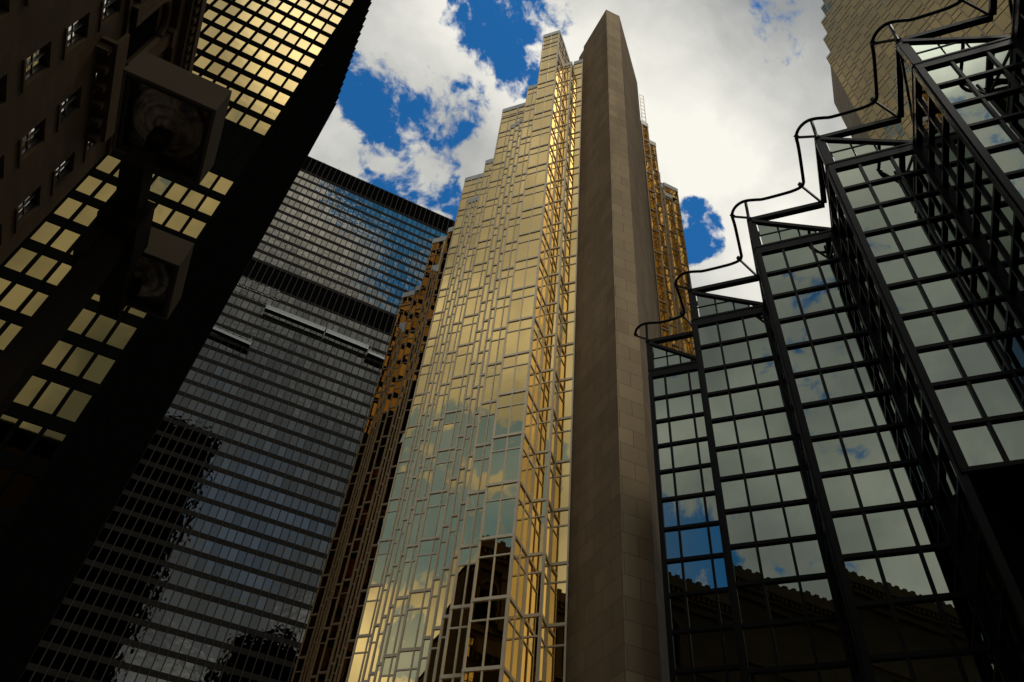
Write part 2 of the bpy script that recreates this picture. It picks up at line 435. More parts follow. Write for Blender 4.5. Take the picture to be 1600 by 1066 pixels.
# ------------------------------------------------------------------ gold tower (centre)
SC = .6068
def gold_tower():
    t = thing('gold_tower', 'tall serrated gold mirror glass tower in the middle of the photo', 'skyscraper', (22, 55, 0))
    o = t.location
    P = Panes()
    xs = [23.05, 20.6, 18.7, 17.4, 16.1, 14.8]; cs = [86.6, 97.5, 108.7, 119.7, 130.7, 141.7]
    wt = [109.87, 100.8, 93.9, 88.5, 84.6, 80.0]
    # A-type segments, near to far: (x_left, c, top)
    segs = [(23.05, 86.6, 109.87)]
    for k in range(4):
        dx = xs[k + 1] - xs[k]; f = dx / -2.45; w0 = wt[k + 1]
        for (ax, ac, az) in ((-1.15, 1.2, 95.4 - 100.8), (-1.15, 3.25, -12), (-1.15, 5.85, -10.0), (-1.25, 8.15, -8.2)):
            segs.append((xs[k] + ax * f, cs[k] + ac * (cs[k + 1] - cs[k]) / 10.9, w0 + az))
        segs.append((xs[k + 1], cs[k + 1], w0))
    # polyline left->right i.e. far->near
    core = MB(o)
    prev = None
    for i in range(len(segs) - 1, -1, -1):
        x, c, zt = segs[i]; xl, yl = x * SC, (c - x) * SC
        if i > 0:
            xn, cn, zn = segs[i - 1]; xn_, yn_ = xn * SC, (cn - xn) * SC
            dd = (c - cn) * SC / 2; xr, yr = xn_ + dd, yn_ + dd           # foot of the return that comes from the nearer strip
        else:
            xr, yr = 25.65 * SC, 60.95 * SC
        fr = Frame((xl, yl), (xr, yr))
        curtain(t, fr, .15, zt, P, module=1.1 if i % 5 == 0 else .8, fmat='champagne' if i < 11 else 'amber_lit_frame')
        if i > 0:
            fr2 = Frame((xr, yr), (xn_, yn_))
            curtain(t, fr2, .15, zn, P, module=1.1, vis=False, fmat='champagne' if i < 11 else 'amber_lit_frame')
        # solid behind
        a = Vector((xl, yl, 0)); b2 = Vector((xr, yr, 0)); u = fr.u; n = -fr.n
        e = .06
        zz = zt - .12 - .01 * i
        ur = (25.65 - 60.95) * SC / S2 - .1; ub = (xr - yr) / S2
        ext = max(0, min(5.5, ur - ub)) if i > 0 else 0
        pts = [a + u * e + n * e, b2 + u * (ext - e) + n * e, b2 + u * (ext - e) + n * 20, a + u * e + n * 20]
        core.prism([(p.x, p.y) for p in pts], .15, zz)
        if i in (5, 10, 15, 20):      # the wide bay carries on above the lower strips in front
            ex = 2.4
            fr3 = Frame((xr, yr), (xr + u.x * ex, yr + u.y * ex)); 
            zl = segs[i - 1][2] - 2.0
            curtain(t, fr3, zl, zt, P, module=1.1)
    # right of the big corner: two more steps back, facing across the corner
    q = [(25.65, 60.95), (28.35, 63.5), (29.65, 62.2), (31.05, 63.8), (32.5, 62.35)]
    q = [(a * SC, b * SC) for a, b in q]
    tops = [109.87, 103.6, 103.6, 106.6]
    # returns face right (A-perpendicular), walked from near to far
    for (i, top) in ((0, 109.87), (1, 103.6), (2, 103.6), (3, 106.6)):
        a, b2 = q[i], q[i + 1]
        L = 20 if False else None
        fr = Frame(a, b2)
        curtain(t, fr, .15, top, P, module=1.05)
    # upper part of the tip's long right flank, above the lower steps
    a = q[1]; fr = Frame(a, (a[0] + 2.4, a[1] + 2.4)); curtain(t, fr, 96.0, 109.87, P, module=1.05)
    core.prism([(q[0][0] - .0, q[0][1] + .09), (q[1][0] + 2.4, q[1][1] + 2.5), (q[1][0] + .9, q[1][1] + 4.1), (q[0][0] - 1.4, q[0][1] + 1.66)], .15, 109.6)
    def bk(p, r, z):
        (x0, y0), (x1, y1) = p, r; n_ = Vector((1, 1, 0)) / S2
        core.prism([(x0 + .06, y0 + .06), (x1 + .02, y1 + .06), (x1 + 9, y1 + 9), (x0 + 9, y0 + 9)], .15, z)
    bk((q[1][0] - .1, q[1][1] + .06), (q[2][0] - .06, q[2][1] + .02), 103.4); bk((q[3][0] - .1, q[3][1] + .06), (q[4][0], q[4][1]), 106.3)
    # right wing beyond the granite slab: strips facing the viewer, stepping back
    strips = [(29.0, 30.0, 38.75, 99.0), (30.0, 31.85, 39.95, 97.4), (31.85, 32.95, 41.2, 92.5), (32.95, 34.6, 42.9, 93.5), (34.6, 36.2, 44.7, 96.0), (36.2, 38.95, 46.6, 99.5), (38.95, 41.3, 48.0, 105.2)]
    for i, (x0, x1, y, zt) in enumerate(strips):
        fr = Frame((x0, y), (x1, y)); curtain(t, fr, .15, zt, P, module=1.15, fmat='amber_lit_frame')
        if i < len(strips) - 1:
            y2 = strips[i + 1][2]
            fr2 = Frame((x1, y), (x1, y2)); curtain(t, fr2, .15, zt, P, module=1.1, vis=False)
        else:
            fr2 = Frame((x1, y), (x1, y + 30)); curtain(t, fr2, .15, zt, P, module=1.5, vis=False)
        core.prism([(x0 + .05 - (3 if i else 0), y + .06), (x1 - .06, y + .06), (x1 - .06, y + 30), (x0 + .05 - (3 if i else 0), y + 30)], .15, zt - .15 - .01 * i)
    core.build('core', M['louvre'], t)
    # open screen above the first strip of the wing
    sc = MB(o)
    for x in (29.25, 29.85): sc.bar((x, 38.8, 98.9), (x, 38.8, 107.5), .05)
    for k in range(8): sc.bar((29.2, 38.8, 99.6 + k * 1.1), (29.9, 38.8, 99.6 + k * 1.1), .035)
    sc.build('roof_screen', M['champagne'], t)
    P.build(t, M['gold_glass'], 100)
gold_tower()

# granite slab that stands against the gold tower
def slab_wall():
    t = thing('granite_pier', 'plain brown granite slab rising higher than the gold tower beside it', 'stone pier', (22, 35, 0))
    o = t.location
    a, b2, c, d = (19.76, 37.83), (19.98, 32.05), (22.0, 31.98), (29.05, 38.85); z = 111.1
    cfc = MB(o); cfc.prism([(a[0] + .1, a[1] + 1.5), (b2[0] + .1, b2[1] + .1), (c[0] - .05, c[1] + .1), (d[0] - .1, d[1]), (d[0] - 1, d[1] + 2), (25, 41), (21.5, 39.8)], .15, z - .4); cfc.build('core', M['fin_grey'], t)
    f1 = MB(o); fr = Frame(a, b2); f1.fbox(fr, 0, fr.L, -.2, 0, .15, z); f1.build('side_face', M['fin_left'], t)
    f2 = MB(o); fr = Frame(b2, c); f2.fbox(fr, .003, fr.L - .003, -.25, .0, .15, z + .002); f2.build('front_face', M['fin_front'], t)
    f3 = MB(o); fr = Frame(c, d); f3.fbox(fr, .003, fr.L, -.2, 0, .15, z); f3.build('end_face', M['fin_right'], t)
slab_wall()

# ------------------------------------------------------------------ second gold tower (upper right, behind the black building)
def gold_tower_two():
    t = thing('gold_tower', 'gold panelled tower seen in the upper right corner above the black glass building', 'skyscraper', (75, 15, 0))
    o = t.location; P = Panes(); core = MB(o)
    # strips: y from far (left in view) to near, x steps towards the viewer
    ys = [(29.65, 28.4, 137.5), (28.4, 27.1, 142.5), (27.1, 25.7, 147.0), (25.7, 24.6, 150.0), (24.6, 22.1, 172.0), (22.1, 20.8, 176.0)]
    y = 20.8
    while y > -14:
        w = random.choice((1.35, 1.35, 2.7, 2.7, 4.05)); ys.append((y, y - w, 185.0 - random.random() * .5)); y -= w
    x = 62.0; stepsum = 0
    for i, (ya, yb, zt) in enumerate(ys):
        fr = Frame((x, ya), (x, yb))
        curtain(t, fr, .15, zt, P, module=1.35, tilt=.004, vis=True, par=.6, ledge=.075, d=.05, fmat='bronze_frame')
        xn = x - .42 * (ya - yb) * random.uniform(.6, 1.3)
        if i < len(ys) - 1:
            fr2 = Frame((x, yb), (xn, yb)); curtain(t, fr2, .15, max(zt, ys[i + 1][2]), P, module=1.2, vis=False, par=.6, ledge=.075, d=.05, fmat='bronze_frame')
        core.prism([(x + .06, yb - .4), (x + 30, yb - .4), (x + 30, ya - .06), (x + .06, ya - .06)], .15, zt - .2)
        x = xn
    core.build('core', M['louvre'], t)
    P.build(t, M['gold_glass_deep'], 100)
    f = MB(o); f.prism([(62.0, 29.7), (66.9, 34.5), (72, 34.5), (72, 29.7)], .15, 134.2); f.build('granite_pier', M['fin_grey'], t)
gold_tower_two()

# ------------------------------------------------------------------ black saw-tooth building (right)
def sawtooth():
    t = thing('sawtooth_building', 'black framed saw-toothed glass building on the right with open roof trusses', 'building', (32, 5, 0))
    o = t.location; P = Panes()
    X0 = 20.0; ys = [28.4, 23.6, 17.75, 12.05, 6.35, .65, -5.05, -10.75]
    ZP = 37.05; PR = 1.868
    ZA, ZB = 37.55, 40.35       # truss chord, top beam
    pts = []
    for i in range(len(ys) - 1):
        h = (ys[i] - ys[i + 1]) / 2
        pts.append(((X0, ys[i]), (X0 + h, ys[i] - h), (X0, ys[i + 1])))
    fm = MB(o); core = MB(o); hidden = MB(o)
    for i, (A, B, C) in enumerate(pts):
        zbot = .15 if i < 3 else 18.4
        for j, (p, q) in enumerate(((A, B), (B, C))):
            fr = Frame(p, q); L = fr.L; n = 3
            if i == 0 and j == 0: cuts = [0, 1.0, 2.45, L]
            elif j == 0: cuts = [0, 1.36, 2.78, L]
            else: cuts = [0, L / 3, 2 * L / 3, L]
            mb = MB(o)
            # posts and mullions
            for k, u in enumerate(cuts):
                hw = .06 if 0 < k < len(cuts) - 1 else .13
                u = min(max(u, hw * .97), L - hw * .97)
                mb.fbox(fr, u - hw, u + hw, -.15, .07 if hw < .1 else .1, zbot, ZP + .1)
            z = ZP; r = 0
            while z > zbot + .5:
                zl = z - PR
                if zl < zbot: zl = zbot
                mb.fbox(fr, .01, L - .01, -.14, .09, zl - .085 if r or 1 else zl, zl + .085)
                for a, b2 in zip(cuts, cuts[1:]):
                    P.add(fr, a + .05, b2 - .05, zl + .08, z - .08, -.03, .0035, j == 0)
                z = zl; r += 1
            # edge beam
            mb.fbox(fr, .0, L - .0, -.2, .105, ZP - .08, ZP + .12)
            mb.fbox(fr, .02, L - .02, -.12, .06, ZP + .12, ZP + .5)
            mb.fbox(fr, .0, L, -.22, .09, ZP + .5, ZP + .62)
            mb.build('facade_frame', M['black_frame'], t)
        fa = Frame(A, B); fbk = Frame(B, C)
        # ---- open roof truss
        tr = MB(o); L = fa.L
        def pa(u, w, z): return fa.p(u, w, z)
        tr.fbox(fa, 0, .38, -.30, .03, ZP + .62, ZB + .1)                 # post at the outer corner
        tr.fbox(fa, -.02, L + .1, -.26, .05, ZB - .12, ZB + .16)             # top beam
        for w in (-.02, -.85):
            for (r_, dz) in ((.15, 0),):
                tr.bar(pa(.25, w, ZB - .2), pa(L - .05, w, ZA + .15), r_)
        tr.bar(pa(.05, -.9, ZB), pa(L, -.9, ZA + .1), .07)
        tr.fbox(fa, .28, .40, -.1, .0, ZA + .1, ZB - .2)
        tr.build('roof_truss', M['black_frame'], t)
        tr2 = MB(o); L2 = fbk.L
        tr2.fbox(fbk, L2 - .3, L2, -.28, .03, ZP + .62, ZB + .08)
        tr2.fbox(fbk, 0, L2, -.24, .04, ZB - .1, ZB + .12)
        tr2.bar(fbk.p(L2 - .2, -.1, ZB - .1), fbk.p(.1, -.1, ZA + .1), .08)
        tr2.build('roof_truss', M['black_frame'], t)
        # triangular glazing under the diagonal
        gz = MB(o); zA = ZA + .18; H = ZB - .35 - zA; Lg = L - .55
        def zt_(u): return zA + H * (1 - (u - .4) / Lg)
        m_ = MB(o)
        us = [.42, 1.15 * L / 4.03 + .28, 2.2 * L / 4.03 + .2, 3.1 * L / 4.03 + .1]
        for a, b2 in zip(us, us[1:]):
            ii = len(gz.v)
            for (u, w, z) in ((a + .03, -.07, zA), (b2 - .03, -.07, zA), (b2 - .03, -.07, max(zA + .05, zt_(b2))), (a + .03, -.07, zt_(a)),
                              (a + .03, -.03, zA), (b2 - .03, -.03, zA), (b2 - .03, -.03, max(zA + .05, zt_(b2))), (a + .03, -.03, zt_(a))):
                gz.v.append(tuple(fa.p(u, w, z) - gz.o))
            for q in ((0, 1, 2, 3), (7, 6, 5, 4), (4, 5, 1, 0), (5, 6, 2, 1), (6, 7, 3, 2), (7, 4, 0, 3)): gz.f.append(tuple(ii + k for k in q))
        for u in us[1:]: m_.bar(fa.p(u, -.03, zA), fa.p(u, -.03, zt_(u)), .05)
        m_.bar(fa.p(.4, -.03, zA + .95), fa.p(.4 + Lg * (1 - .95 / H), -.03, zA + .95), .05)
        m_.bar(fa.p(.4, -.03, zA), fa.p(L - .2, -.03, zA), .07)
        gl = gz.build('gable_glazing', M['green_glass'], t); m_.build('glazing_bars', M['black_frame'], gl)
        # solid floors behind the glass
        e = .18
        pA = fa.p(.12, -.16, 0); pB = fa.p(L - .0, -.16, 0); pB2 = Vector((B[0] + .23, B[1], 0)); pC = fbk.p(L2 - .12, -.16, 0)
        core.prism([(pB2.x, pB2.y), (X0 + 25, pB2.y), (X0 + 25, ys[i] - .01), (pA.x + .05, ys[i] - .08)], zbot, ZP + .04)
        core.prism([(pC.x + .05, C[1] + .08), (X0 + 25, C[1] + .01), (X0 + 25, pB2.y), (pB2.x, pB2.y)], zbot, ZP + .03)
    core.build('core', M['louvre'], t)
    # recessed dark base below the overhang
    b3 = MB(o); b3.box(X0 + 2.4, X0 + 24, -12, 11.9, .15, 18.39); b3.build('base', M['black_frame'], t)
    fr = Frame((X0 + 2.4, 11.9), (X0 + 2.4, -11.9)); bg = MB(o); bf = MB(o)
    for i in range(8):
        for k in range(4): pane(bg, fr, .3 + i * 2.9, 2.9 + i * 2.9, .5 + k * 4.5, 4.6 + k * 4.5, .06, .01)
    bg.build('base_glazing', M['dark_glass'], t)
    # tall pole-like posts at the outer corners and the maintenance rail
    zr = 41.75
    for i, y in enumerate(ys[:-1]):
        m_ = MB(o); m_.bar((X0 + .02, y - .1, ZB), (X0 - .02, y - .22, zr + .28), .085, 8, 0); m_.build('corner_post', M['black_frame'], t)
    path = []
    for i in range(len(ys) - 1):
        y = ys[i]; yn = ys[i + 1]; h = (y - yn) / 2; s = h / 2.85
        # round the outer corner, then along the face, concave turn, out along the return
        for (x_, dy) in ((-.24, .81), (-.40, .48), (-.42, .12), (-.30, -.22), (-.05, -.48), (.30, -.72), (.66, -.98)):
            path.append((X0 + x_, y + dy, zr))
        bx, by = X0 + h, y - h
        for (dx, dy) in ((-1.30, .92), (-1.02, .55), (-.90, .32), (-.87, .16), (-.93, .02), (-1.08, -.16)):
            path.append((bx + dx, by + dy, zr))
        path.append((X0 + .56, yn + 1.52, zr)); path.append((X0 + .1, yn + 1.1, zr))
    # smooth (Catmull-Rom)
    sm = []
    for k in range(len(path) - 1):
        p0 = Vector(path[max(0, k - 1)]); p1 = Vector(path[k]); p2 = Vector(path[k + 1]); p3 = Vector(path[min(len(path) - 1, k + 2)])
        for q in range(4):
            s_ = q / 4
            sm.append(.5 * ((2 * p1) + (p2 - p0) * s_ + (2 * p0 - 5 * p1 + 4 * p2 - p3) * s_ * s_ + (3 * p1 - p0 - 3 * p2 + p3) * s_ ** 3))
    sm.append(Vector(path[-1]))
    m_ = MB(o); m_.tube(sm, .09, 8); m_.build('maintenance_rail', M['black_frame'], t, smooth=True)
    for i in range(len(ys) - 1):
        y = ys[i]; h = (ys[i] - ys[i + 1]) / 2
        m_ = MB(o); m_.bar((X0 + .1, y - .2, ZB + .05), (X0 - .27, y + .84, zr - .05), .07); m_.bar((X0 - .22, y + .74, zr - .12), (X0 - .25, y + .82, zr + .12), .13)
        m_.build('rail_bracket', M['black_frame'], t)
        m_ = MB(o); m_.bar((X0 + h - .05, y - h, ZB + .05), (X0 + h - 1.0, y - h + .2, zr), .075); m_.bar((X0 + h - .95, y - h + .2, zr - .1), (X0 + h - 1.0, y - h + .2, zr + .17), .13)
        m_.build('rail_bracket', M['black_frame'], t)
    P.build(t, M['green_glass'], 100)
sawtooth()

# ------------------------------------------------------------------ old stone building (left edge)
def stone_building():
    X = -13.5; Y1 = 29.8; Y0 = -70.0; ZT = 48.6
    t = thing('stone_building', 'dim old limestone building at the left edge with small square windows', 'building', (-25, -20, 0))
    o = t.location
    fr = Frame((X, Y0), (X, Y1))
    cols = []; y = 19.85 + 3.73 * 2
    while y > Y0 + 3: cols.append(y); y -= 3.73
    rowz = [29.55 + 3.2 * k for k in range(-8, 3)]
    # wall with real openings: strips between the windows
    w = MB(o)
    edges = sorted(cols)
    zs = sorted(rowz)
    lo = 0.15
    for z in zs:
        w.fbox(fr, 0, fr.L, -.5, 0, lo, z); lo = z + 2.0
        u = 0
        for yc in edges:
            w.fbox(fr, u, yc - Y0, -.5, 0, z, z + 2.0); u = yc - Y0 + 1.25
        w.fbox(fr, u, fr.L, -.5, 0, z, z + 2.0)
    w.fbox(fr, 0, fr.L, -.5, 0, lo, 45.0); w.fbox(fr, 0, fr.L - 1.5, -.5, 0, 45.0, ZT - .1)
    w.box(X - 30, X - .5, Y1 - .5, Y1, .15, 45.0)
    w.build('wall', M['limestone'], t)
    bkc = MB(o); bkc.box(X - 30, X - .55, Y0 + .1, Y1 - .55, .15, 44.9); bkc.box(X - 30, X - .55, Y0 + .1, Y1 - 1.55, 44.95, ZT - .3); bkc.build('core', M['louvre'], t)
    # windows that show: each with sash and sill; the rest as one part
    cand = []
    for z in zs:
        for yc in edges:
            u = yc - Y0; p = proj(fr.p(u + .6, 0, z + 1)); 
            vis = p is not None and -.02 < p[0] < .25 and -.02 < p[1] < .5
            cand.append((vis, u, z))
    rg = MB(o); rs = MB(o)
    for vis, u, z in cand:
        if vis:
            g_ = MB(o)
            pane(g_, fr, u, u + .61, z, z + 2.0, -.22, .006); pane(g_, fr, u + .64, u + 1.25, z, z + 2.0, -.22, .006)
            wd = g_.build('window', M['old_glass'], t)
            s_ = MB(o)
            for a, b2 in ((u, u + .06), (u + 1.19, u + 1.25), (u + .585, u + .665)): s_.fbox(fr, a, b2, -.24, -.17, z, z + 2.0)
            for a, b2 in ((z, z + .08), (z + .98, z + 1.03), (z + 1.93, z + 2.0)): s_.fbox(fr, u + .01, u + 1.24, -.24, -.185, a, b2)
            s_.build('sash', M['sash'], wd)
            s_ = MB(o); s_.fbox(fr, u - .12, u + 1.37, -.3, .08, z - .16, z - .01); s_.build('sill', M['limestone_trim'], wd)
        else:
            pane(rg, fr, u, u + 1.25, z, z + 2.0, -.40, .006); rs.fbox(fr, u - .12, u + 1.37, -.3, .12, z - .2, z - .01)
    rg.build('window', M['old_glass'], t, kind='stuff'); rs.build('sill', M['limestone_trim'], t, kind='stuff')
    # string course, attic storey with pilasters and an arch, cornice with dentils
    tr = MB(o); tr.fbox(fr, 0, fr.L, 0, .18, 38.55, 38.85); tr.fbox(fr, 0, fr.L, 0, .12, 26.0 - 3.3, 26.25 - 3.3); tr.build('string_course', M['limestone_trim'], t)
    bl = MB(o); bl.fbox(fr, 21.7 - Y0, 27.3 - Y0, 0, .75, 36.2, 36.5); bl.fbox(fr, 21.7 - Y0, 27.3 - Y0, .6, .75, 36.5, 37.5)
    for k in range(6): bl.fbox(fr, 21.9 + k - Y0, 22.2 + k - Y0, 0, .55, 35.7, 36.2)
    bl.build('balcony', M['limestone_trim'], t)
    yy = 29.0
    while yy > 4:
        p_ = MB(o); p_.fbox(fr, yy - .35 - Y0, yy + .35 - Y0, 0, .35, 38.85, 45.2); p_.fbox(fr, yy - .5 - Y0, yy + .5 - Y0, 0, .5, 44.6, 45.2)
        p_.fbox(fr, yy - .5 - Y0, yy + .5 - Y0, 0, .5, 38.85, 39.4)
        p_.build('pilaster', M['limestone_trim'], t)
        a_ = MB(o); arc = []
        for k in range(13):
            th = math.pi * k / 12; arc.append(fr.p(yy - 1.86 + 1.25 * math.cos(th) - Y0, .18, 42.6 + 1.4 * math.sin(th)))
        a_.tube([fr.p(yy - .61 - Y0, .18, 39.4)] + arc + [fr.p(yy - 3.11 - Y0, .18, 39.4)], .2, 6); a_.build('arch_moulding', M['limestone_trim'], t)
        d_ = MB(o); pane(d_, fr, yy - 2.8 - Y0, yy - .9 - Y0, 39.4, 43.0, .05, .006); d_.build('window', M['louvre'], t)
        yy -= 3.73
    c = MB(o)
    c.fbox(fr, 0, fr.L - 1.1, 0, .4, 45.2, 46.0); c.fbox(fr, 0, fr.L - .8, 0, .75, 46.0, 46.35); c.fbox(fr, 0, fr.L - .5, 0, 1.0, 47.0, 47.5); c.fbox(fr, 0, fr.L - .6, -.5, .85, 47.5, 48.3)
    c.fbox(fr, 0, fr.L - 1.3, -.4, .45, 48.3, ZT)
    c.fbox(fr, 0, fr.L - .9, 0, .6, 46.35, 47.0)
    c.build('cornice', M['limestone_trim'], t)
    d_ = MB(o); k = 0
    u = .2
    while u < fr.L - 1.2:
        d_.fbox(fr, u, u + .3, .6, .92, 46.4, 46.95); u += .62
    d_.build('dentils', M['limestone_trim'], t, kind='stuff')
    d_ = MB(o); u = .4
    while u < fr.L - 2.0:
        hh = .3; d_.fbox(fr, u, u + .5, .1, .5, ZT, ZT + hh); u += 1.15
    d_.build('roof_cresting', M['limestone_trim'], t)
stone_building()

# ------------------------------------------------------------------ street lamp with two square lanterns
def street_lamp():
    px, py = -1.63, 4.72
    t = thing('street_lamp', 'dark bronze street lamp with two square box lanterns in front of the black tower', 'street lamp', (px, py, .15))
    o = t.location
    p = MB(o); p.box(px - .09, px + .09, py - .09, py + .09, .15, 6.62); p.box(px - .16, px + .16, py - .16, py + .16, .15, .9)
    p.build('pole', M['lamp_post'], t)
    a = MB(o); a.box(px - .065, px + .105, 3.97, 5.62, 6.62, 6.84); a.box(px - .15, px + .15, py - .24, py + .24, 6.55, 6.60 + .3)
    a.box(px - .15, px - .07, py - .12, py + .1, 6.2, 6.55)
    a.build('arm', M['lamp_post'], t)
    for (y0, y1) in ((3.50, 4.22), (5.13, 5.85)):
        x0, x1 = -1.90, -1.22; z0 = 7.0; z1 = 7.34
        h = MB(o); w = .025
        h.box(x0, x1, y0, y0 + w, z0, z1); h.box(x0, x1, y1 - w, y1, z0, z1); h.box(x0, x0 + w, y0 + w, y1 - w, z0, z1); h.box(x1 - w, x1, y0 + w, y1 - w, z0, z1)
        h.box(x0 + w, x1 - w, y0 + w, y1 - w, z1 - .03, z1 - .005)
        hs = h.build('lantern', M['lamp_metal'], t)
        f = MB(o); e = .06
        f.box(x0 + w, x1 - w, y0 + w, y0 + e, z0 + .012, z0 + .04); f.box(x0 + w, x1 - w, y1 - e, y1 - w, z0 + .012, z0 + .04)
        f.box(x0 + w, x0 + e, y0 + e, y1 - e, z0 + .012, z0 + .04); f.box(x1 - e, x1 - w, y0 + e, y1 - e, z0 + .012, z0 + .04)
        f.build('door_frame', M['lamp_dark'], hs)
        cx, cy = (x0 + x1) / 2, (y0 + y1) / 2
        tr = MB(o); tr.box(x0 + .03, x1 - .03, y0 + .03, y1 - .03, z0 + .13, z0 + .15); tr.build('reflector', M['lens'], hs)
        l = MB(o); prof = [(.29, .125), (.285, .10), (.25, .085), (.235, .10), (.20, .075), (.17, .06), (.155, .075), (.12, .05), (.09, .045), (.075, .06), (.05, .04), (.01, .035)]
        l.lathe((cx, cy, z0), prof, 24, 1.05); l.build('lens', M['lens'], hs, smooth=True)
        s_ = MB(o); s_.box(cx - .06, cx + .06, cy + .0, cy + .12, 6.845, z0 + .02); s_.build('bracket', M['lamp_post'], hs)
    return t
street_lamp()

# ------------------------------------------------------------------ sky and light
SUN_AZ = 157.0; SUN_EL = 60.0       # azimuth from +Y clockwise: behind the viewer to the right, veiled by cloud
w = bpy.data.worlds.new('World'); scene.world = w; w.use_nodes = True
nt = w.node_tree; nt.nodes.clear(); N = nt.nodes.new; Lk = nt.links.new
out = N('ShaderNodeOutputWorld'); bg = N('ShaderNodeBackground'); bg.inputs['Strength'].default_value = .1
Lk(bg.outputs[0], out.inputs['Surface'])
sky = N('ShaderNodeTexSky'); sky.sky_type = 'NISHITA'; sky.sun_disc = False
sky.sun_elevation = math.radians(SUN_EL); sky.sun_rotation = math.radians(SUN_AZ); sky.air_density = 1.0; sky.dust_density = .3; sky.ozone_density = 2.0
tc = N('ShaderNodeTexCoord')
dirn = N('ShaderNodeVectorMath'); dirn.operation = 'NORMALIZE'; Lk(tc.outputs['Generated'], dirn.inputs[0])
def math_(op, a, b=None, c=None, clamp=False):
    n = N('ShaderNodeMath'); n.operation = op; n.use_clamp = clamp
    for i, v in enumerate((a, b, c)):
        if v is None: continue
        if isinstance(v, (int, float)): n.inputs[i].default_value = v
        else: Lk(v, n.inputs[i])
    return n.outputs[0]
wn = N('ShaderNodeTexNoise'); wn.inputs['Scale'].default_value = 5.0; wn.inputs['Detail'].default_value = 5
Lk(dirn.outputs[0], wn.inputs['Vector'])
wv = N('ShaderNodeVectorMath'); wv.operation = 'MULTIPLY_ADD'; wv.inputs[1].default_value = (.10, .10, .10)
Lk(wn.outputs['Color'], wv.inputs[0]); Lk(dirn.outputs[0], wv.inputs[2])
wsub = N('ShaderNodeVectorMath'); wsub.operation = 'SUBTRACT'; wsub.inputs[1].default_value = (.05, .05, .05); Lk(wv.outputs[0], wsub.inputs[0])
wnn = N('ShaderNodeVectorMath'); wnn.operation = 'NORMALIZE'; Lk(wsub.outputs[0], wnn.inputs[0]); WD = wnn.outputs[0]
def blobs(lst, vec):
    s = None
    for (d, ro, ri, st) in lst:
        v = Vector(d).normalized()
        dp = N('ShaderNodeVectorMath'); dp.operation = 'DOT_PRODUCT'; Lk(vec, dp.inputs[0]); dp.inputs[1].default_value = v
        mr = N('ShaderNodeMapRange'); mr.interpolation_type = 'SMOOTHSTEP'
        mr.inputs['From Min'].default_value = math.cos(math.radians(ro)); mr.inputs['From Max'].default_value = math.cos(math.radians(ri))
        mr.inputs['To Max'].default_value = st; Lk(dp.outputs['Value'], mr.inputs['Value'])
        s = mr.outputs[0] if s is None else math_('ADD', s, mr.outputs[0])
    return s
vis = [ ((-0.0189, 0.4765, 0.879), 4.4, 0.65, 0.5), ((0.0114, 0.4532, 0.8913), 4.1, 0.60, 0.5), ((0.0409, 0.4273, 0.9032), 4.4, 0.65, 0.5), ((0.0581, 0.3851, 0.921), 4.4, 0.65, 0.5), ((0.0667, 0.3518, 0.9337), 4.4, 0.65, 0.5), ((0.1056, 0.3775, 0.92), 3.7, 0.55, 0.45), ((0.0004, 0.538, 0.8429), 3.2, 0.47, 0.4), ((0.059, 0.529, 0.8465), 3.2, 0.47, 0.4), ((0.1129, 0.3185, 0.9412), 3.7, 0.55, 0.25), ((-0.0868, 0.4397, 0.8939), 3.1, 0.45, 0.3), ((0.3764, 0.4186, 0.8265), 3.1, 0.45, 0.5), ((0.3331, 0.1841, 0.9248), 3.4, 0.50, 0.45), ((0.114, 0.5367, 0.836), 2.0, 0.30, 0.3), ((0.0693, 0.5014, 0.8624), 1.7, 0.25, 0.15), ((0.1202, 0.348, 0.9297), 2.5, 0.38, 0.2), ((-0.0382, 0.3988, 0.9162), 5.1, 0.75, -0.35), ((0.0172, 0.3783, 0.9255), 4.1, 0.60, -0.3), ((-0.0014, 0.4261, 0.9047), 2.2, 0.33, -0.3), ((0.1037, 0.4156, 0.9036), 3.2, 0.47, -0.35), ((0.0688, 0.4576, 0.8865), 4.1, 0.60, -0.3), ((-0.0325, 0.5173, 0.8552), 3.7, 0.55, -0.3), ((0.0284, 0.5055, 0.8623), 4.1, 0.60, -0.3), ((0.3025, 0.3444, 0.8888), 15.3, 2.25, -0.5), ((0.1631, 0.2856, 0.9444), 5.1, 0.75, -0.3), ((0.3039, 0.237, 0.9228), 10.2, 1.50, -0.4) ]        # gaps and puffs of the visible sky
holes = vis + [((.075, -.60, .795), 5.5, 1, .34), ((.03, -.570, .82), 3.5, 1, .26), ((.11, -.64, .77), 4, .5, .26), ((-.02, -.56, .80), 2.5, .5, .16),
         ((-.03, -.847, .531), 4.5, 1, .17), ((.026, -.869, .494), 4.5, 1, .17), ((.08, -.84, .54), 3, 1, .14),
         ((-.755, -.237, .61), 7, 2, .34), ((-.725, -.288, .625), 4.5, 1, .24), ((-.81, -.19, .555), 6, 1, .32), ((-.86, -.25, .44), 3.5, 1, .2),
         ((-.665, -.511, .544), 4.5, 1, .40), ((-.60, .50, .62), 9, 2, .3), ((.6, -.6, .5), 14, 3, .3), ((.85, .2, .45), 12, 3, .2), ((-.2, -.1, .97), 6, 2, .2)]
hs = math_('ADD', math_('MINIMUM', blobs([(h[0], h[1], h[2], h[3] * 1.8) for h in holes if h[3] > 0], WD), .57), blobs([(h[0], h[1], h[2], h[3] * .46) for h in holes if h[3] < 0], WD))
n1 = N('ShaderNodeTexNoise'); n1.inputs['Scale'].default_value = 9.0; n1.inputs['Detail'].default_value = 12; n1.inputs['Roughness'].default_value = .62
Lk(WD, n1.inputs['Vector'])
